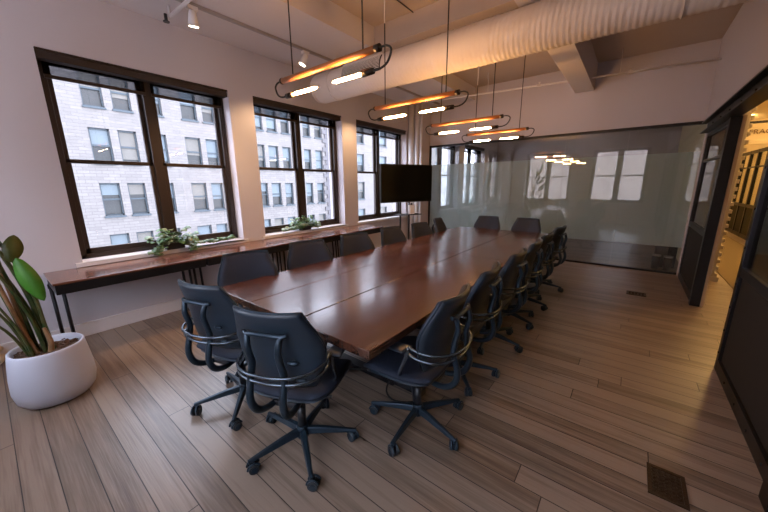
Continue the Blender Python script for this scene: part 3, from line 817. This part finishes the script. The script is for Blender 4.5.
MB().tube([PL(0), PL(1)], .015, 8, False).build('pipe', 'white', r)
for t, nme in ((.23, 'sprinkler_head'), (.52, 'sprinkler_head')):
    p = PL(t); MB().cyl(p, p+Vector((0, 0, .05)), .009, seg=8).cyl(p+Vector((0, 0, .05)), p+Vector((0, 0, .055)), .022, seg=12).box(p.x-.03, p.x+.03, p.y-.02, p.y+.02, p.z-.02, p.z+.02).build(nme, 'duct', r)
for t in (.26, .72):
    p = PL(t); MB().tube([p, Vector((p.x, p.y, ZH))], .005, 6, False).build('hanger_rod', 'rod', r)
tag(MB().tube([(-2.41, YR, ZH-.012), (-2.41, 3.70, ZH-.012)], .006, 8, False).build('ceiling_conduit', 'steel'), 'thin dark conduit running along the recessed ceiling above the lamps', 'conduit')
tag(MB().tube([(-1.9, YR, ZH-.02), (-1.9, 3.70, ZH-.02)], .018, 8, False).build('ceiling_conduit', 'coffer'), 'painted conduit on the recessed ceiling, right of the dark one', 'conduit')  # rod stands in for a shadow line on the ceiling
for k, (y, rr) in enumerate(((6.62, .030), (6.40, .022), (6.22+.56, .045))):
    pass
for k, (x, y, rr, lb) in enumerate(((-4.335, 6.64, .072, 'white riser pipe in the far corner, nearest the far window'), (-4.185, 6.66, .05, 'slim white riser pipe in the far corner, middle of three'), (-4.085, 6.68, .03, 'thinnest white riser pipe in the far corner, beside the partition'))):
    tag(MB().tube([(x, y, 0), (x, y, ZC)], rr, 14, False).build('riser_pipe', 'white'), lb, 'pipe', 'riser pipes in the far corner')

# ------------------------------------------------------------------ television on stand
a0 = Vector((-3.585, 4.50, 0)); a1 = Vector((-3.145, 5.57, 0)); c = (a0+a1)/2; ang = math.atan2(a1.y-a0.y, a1.x-a0.x)
r = empty('television', (c.x, c.y, 0), ang); tag(r, 'wide flat black television screen on a stand before the far window', 'television')
w = (a1-a0).length/2
MB().box(-w, w, .0, .05, 1.222, 1.917).build('housing', 'tvb', r, bev=.006)
MB().box(-w+.012, w-.012, -.003, .001, 1.24, 1.905).build('screen', 'tv', r)
r2 = empty('television_stand', (c.x, c.y, 0), ang); tag(r2, 'black twin-pole television stand with a small shelf below the screen', 'stand')
for x in (-.10, .10): MB().tube([(x, .09, .04), (x, .09, 1.6)], .018, 10, False).build('pole', 'steel', r2)
MB().box(-.16, .16, .06, .085, 1.35, 1.75).build('mount_plate', 'steel', r2)
MB().box(-.24, .24, -.14, .10, .985, 1.0).build('shelf', 'glass' if False else 'steel', r2, bev=.003)
MB().box(-.35, .35, .06, .12, 0, .04).box(-.35, -.29, -.20, .28, 0, .04).box(.29, .35, -.20, .28, 0, .04).build('foot_frame', 'steel', r2, bev=.004)
r3 = empty('white_speaker', (c.x+.06*math.cos(ang), c.y+.06*math.sin(ang), 1.0), ang); tag(r3, 'small pale upright device on the shelf under the television', 'device')
MB().box(-.055, .055, -.09, -.01, 0, .17).build('body', 'white', r3, bev=.012)
MB().cyl((0, -.05, .17), (0, -.05, .21), .02, seg=12).build('lens', 'blackp', r3)

# ------------------------------------------------------------------ floor vents
def vent(x0, x1, y0, y1, lb):
    r = empty('floor_vent', ((x0+x1)/2, (y0+y1)/2, 0)); tag(r, lb, 'vent', 'floor vents')
    a, b = (x1-x0)/2, (y1-y0)/2
    MB().box(-a, a, -b, b, .0, .004).build('plate', 'brassv', r, bev=.001)
    mb = MB(); t = .018
    mb.box(-a, a, -b, -b+t, .004, .008).box(-a, a, b-t, b, .004, .008).box(-a, -a+t, -b+t, b-t, .004, .008).box(a-t, a, -b+t, b-t, .004, .008)
    mb.build('rim', 'brassv', r)
    mb = MB()
    for i in range(5):
        for j in range(7):
            x = -a+t+(2*a-2*t)*(i+.5)/5; y = -b+t+(2*b-2*t)*(j+.5)/7
            mb.tube([(x+.010*math.cos(k), y+.010*math.sin(k), .006) for k in (0, 1.2, 2.4, 3.6, 4.8, 6.0)], .0022, 5)
    mb.build('scrollwork', 'brassv', r)
vent(.262, .420, 1.842, 2.062, 'ornate brown floor grille at bottom right, nearest the camera')
vent(.12, .34, 5.45, 5.62, 'small dark floor vent in front of the glass partition')

# ------------------------------------------------------------------ big potted plant
PC = Vector((-3.27, .12, 0))
r = empty('potted_plant', PC); tag(r, 'tall strelitzia in a round white ceramic pot at the left edge', 'potted plant')
MB().lathe([(.145, 0), (.185, .012), (.215, .05), (.228, .12), (.224, .22), (.213, .32), (.203, .395), (.200, .412), (.194, .418), (.186, .412), (.183, .375), (.18, .36)], seg=64).build('pot', 'pot', r)
MB().lathe([(.01, .372), (.1, .376), (.181, .365)], seg=40, cap=False).build('soil', 'soil', r)
ch = MB(); rnd = random.Random(5)
for k in range(160):
    a = rnd.uniform(0, 6.28); d = .17*math.sqrt(rnd.random()); s = rnd.uniform(.006, .016)
    T = Matrix.Translation((d*math.cos(a), d*math.sin(a), .378)) @ Matrix.Rotation(rnd.uniform(0, 6), 4, 'Z') @ Matrix.Rotation(rnd.uniform(-.6, .6), 4, 'X')
    ch.box(-s, s, -s*.6, s*.6, -.003, .004, T)
o = ch.build('bark_chips', 'soil', r); o['kind'] = 'stuff'
# stems: (base xy, mid, top, radius, material)
def stem(name, pts, rad, m):
    pts = [(x, y-.02-.10*max(0, z-.36), z) for x, y, z in pts]
    return MB().tube(pts, rad, 8).build(name, m, r)
stemsP = [
 ([(-.02, -.03, .36), (-.03, -.02, .70), (.0, -.02, 1.02), (.03, -.06, 1.35), (.06, -.20, 1.85)], [.018, .014, .010, .008, .006], 'stem'),
 ([(-.05, .02, .36), (-.05, .02, .60), (-.05, -.02, .95), (-.06, -.10, 1.3), (-.08, -.3, 1.8)], [.02, .016, .011, .009, .006], 'stem'),
 ([(-.01, .04, .36), (-.01, .05, .60), (0, .03, .95), (.02, -.02, 1.25), (.03, -.12, 1.7)], [.022, .018, .013, .010, .006], 'stem'),
 ([(.01, -.05, .36), (.0, -.06, .7), (.02, -.09, 1.05), (.08, -.18, 1.5)], [.014, .011, .008, .006], 'stem'),
 ([(.03, -.06, .36), (.02, -.09, .62), (.03, -.16, .85), (.06, -.30, 1.1), (.10, -.50, 1.25)], [.012, .009, .006, .005, .004], 'stem'),
 ([(.02, -.07, .36), (.03, -.12, .60), (.06, -.24, .80), (.10, -.42, .95), (.14, -.6, 1.0)], [.011, .008, .006, .005, .004], 'stem'),
 ([(.04, -.05, .36), (.04, -.07, .60), (.06, -.12, .85), (.10, -.2, 1.1), (.14, -.34, 1.35)], [.011, .008, .006, .005, .004], 'stem'),
 ([(-.03, .0, .36), (-.04, .03, .55), (-.05, .04, .8), (-.06, .01, 1.1), (-.08, -.08, 1.5)], [.018, .014, .010, .008, .005], 'stem'),
 ([(-.04, .05, .36), (-.04, .055, .55), (-.04, .07, .8), (-.05, .04, 1.1), (-.06, -.05, 1.5)], [.016, .013, .010, .008, .005], 'stem'),
 ([(.02, .05, .36), (.02, .055, .55), (.01, .065, .75), (.0, .05, 1.0), (-.02, -.02, 1.4)], [.015, .012, .010, .008, .005], 'stem'),
 ([(-.02, -.05, .36), (-.02, -.04, .62), (-.01, -.03, .92), (.0, -.02, 1.2), (.0, -.1, 1.5)], [.015, .012, .010, .008, .005], 'drystem'),
 ([(.03, .01, .36), (.02, .01, .62), (.02, -.03, .92), (.0, -.10, 1.2), (.0, -.2, 1.5)], [.016, .012, .009, .007, .005], 'stem'),
]
for pts, rad, m in stemsP: stem('stem', pts, rad, m)
stem('dry_stem', [(.03, -.03, .37), (.02, -.05, .60), (.02, -.06, .85), (.0, -.07, 1.1), (-.02, -.12, 1.4)], [.012, .010, .011, .009, .006], 'drystem')
stem('dry_stem', [(.05, .03, .37), (.05, .05, .45), (.03, .045, .56)], [.018, .016, .010], 'drystem')
def bigleaf(base, tip, w, m='leafbig', up=Vector((1, 0, 0)), droop=.08, fold=.12):
    o = MB().leaf(base, tip, w, up, droop, fold, 14).build('leaf', m, r, solid=.002); return o
bigleaf((.05, -.035, 1.09), (.09, .040, .77), .105, 'leafbig', Vector((1, -.3, .2)), .05, -.2)
bigleaf((.02, -.06, 1.06), (-.04, -.012, 1.235), .10, 'leafolive', Vector((1, .2, .3)), .05, .1)
for b_, t_, w_ in (((.06, -.20, 1.85), (.2, -.45, 2.45), .26), ((-.08, -.3, 1.8), (-.3, -.6, 2.2), .24), ((.03, -.12, 1.7), (-.05, -.35, 2.3), .24), ((.08, -.18, 1.5), (.35, -.42, 1.9), .22), ((.10, -.5, 1.25), (.3, -.75, 1.5), .18), ((-.08, -.15, 1.5), (-.35, -.45, 1.9), .22), ((0, -.2, 1.5), (.1, -.5, 2.0), .22), ((.14, -.6, 1.0), (.2, -.8, 1.15), .12), ((.14, -.34, 1.35), (.35, -.6, 1.6), .16)):
    bigleaf(b_, t_, w_)
# pipe stub low behind the pot
r = empty('pipe_stub', (-4.36, -.13, .06)); tag(r, 'cream pipe end with dark opening low on the wall behind the pot', 'pipe')
MB().tube([(0, 0, -.02), (.05, -.01, -.02), (.10, -.03, -.02)], .035, 14).tube([(-.04, .0, .05), (.03, -.02, .07), (.09, -.05, .065)], .03, 12).build('body', 'cream', r)
MB().cyl((.10, -.03, -.02), (.103, -.031, -.02), .024, seg=14).build('opening', 'dark', r)

# ------------------------------------------------------------------ window-sill plants
def ivy(name, label, loc, spreads, n, seed, box):
    rnd = random.Random(seed)
    r = empty(name, loc); tag(r, label, 'potted plant', 'ivy plants on the window sills')
    bx, by, bz = box
    mb = MB(); mb.box(-bx, bx, -by, by, 0, bz); mb.build('planter', 'blackp', r, bev=.004)
    MB().box(-bx+.008, bx-.008, -by+.008, by-.008, bz, bz+.006).build('soil', 'soil', r)
    lf = MB(); lp = MB(); st = MB()
    for k in range(n):
        a = rnd.uniform(0, 6.28); el = rnd.uniform(.15, 1.25); d = rnd.uniform(.05, .19)
        p = Vector((math.cos(a)*math.cos(el)*d*.75, math.sin(a)*math.cos(el)*d*1.35, bz+math.sin(el)*d*1.05))
        st.tube([(0, 0, bz), p*.6+Vector((0, 0, .03)), p], .0018, 4)
        s = rnd.uniform(.055, .10); dr = Vector((math.cos(a)+.3, math.sin(a), rnd.uniform(-.7, .3))).normalized()*s
        (lf if rnd.random() < .7 else lp).leaf(p, p+dr, s*.85, Vector((.35, -.15, 1)), .12, .2, 5)
    for pts, m in spreads:
        P = catmull([Vector(q) for q in pts], 8); st.tube(P, .0022, 4, False)
        for q in P:
            for _ in range(m):
                o_ = Vector((rnd.uniform(-.025, .035), rnd.uniform(-.03, .03), rnd.uniform(.0, .035))); s = rnd.uniform(.035, .075)
                a = rnd.uniform(0, 6.28); dr = Vector((math.cos(a)*.8+.25, math.sin(a), rnd.uniform(-.2, .35))).normalized()*s
                (lf if rnd.random() < .55 else lp).leaf(q+o_, q+o_+dr, s*.85, Vector((.3, -.1, 1)), .12, .2, 5)
    st.build('vines', 'stem', r); lf.build('leaves', 'ivy', r, solid=.001); lp.build('pale_leaves', 'ivypale', r, solid=.001)
ivy('ivy_plant', 'leafy ivy in a dark planter on the first window sill, trailing both ways', (-4.45, 1.42, ZS),
    [([(0, .06, .06), (.06, .15, .04), (.05, .30, .02), (.06, .45, .025), (.05, .60, .02), (.06, .72, .03)], 3), ([(0, -.05, .07), (.08, -.14, .07), (.12, -.22, .0), (.15, -.26, -.03)], 4), ([(.02, .08, .06), (.10, .14, .02), (.14, .18, -.04)], 3)], 70, 3, (.045, .10, .075))
ivy('ivy_plant', 'bushy ivy on the middle window sill above the bench', (-4.47, 3.46, ZS),
    [([(0, -.08, .06), (.04, -.22, .03), (.04, -.36, .03), (.05, -.48, .02)], 4), ([(0, .08, .06), (.05, .18, .03), (.05, .26, .02)], 3)], 80, 9, (.045, .10, .06))

# ------------------------------------------------------------------ light
wd = bpy.data.worlds.new('World'); S.world = wd; wd.use_nodes = True
nt = wd.node_tree; nt.nodes.clear()
bg = N(nt, 'ShaderNodeBackground', Strength=7.5); bg.inputs[0].default_value = (.80, .85, 1.0, 1)
ow = nt.nodes.new('ShaderNodeOutputWorld'); L(nt, bg.outputs[0], ow.inputs[0])
def portal(loc, rot, sx, sy):
    ld = bpy.data.lights.new('daylight_portal', 'AREA'); ld.shape = 'RECTANGLE'; ld.size = sx; ld.size_y = sy; ld.cycles.is_portal = True
    lo = bpy.data.objects.new('daylight_portal', ld); COL.objects.link(lo); lo.location = loc; lo.rotation_euler = rot
for a, b in []: portal((XL-.36, (a+b)/2, 1.82), (0, R(-90), 0), 1.95, 1.75)
for a, b in []: portal(((a+b)/2, YR-.30, 1.82), (R(90), 0, 0), 1.75, 1.95)

# ------------------------------------------------------------------ camera
f_px = 312.14
a, b, c_ = R(38.06), R(77.14), R(-.49)
Mx = Matrix.Rotation(a, 4, 'Z') @ Matrix.Rotation(b, 4, 'X') @ Matrix.Rotation(c_, 4, 'Z')
cd = bpy.data.cameras.new('camera'); cam = bpy.data.objects.new('camera', cd); COL.objects.link(cam)
cam.matrix_world = Matrix.Translation((0, 0, 1.55)) @ Mx
cd.sensor_width = 36; cd.lens = 36*f_px/768; cd.clip_start = .05; cd.clip_end = 200
S.camera = cam
vs = S.view_settings
S.display_settings.display_device = 'sRGB'
vs.view_transform = 'Standard'; vs.look = 'None'; vs.gamma = 1; vs.use_curve_mapping = False; vs.exposure = 0.5
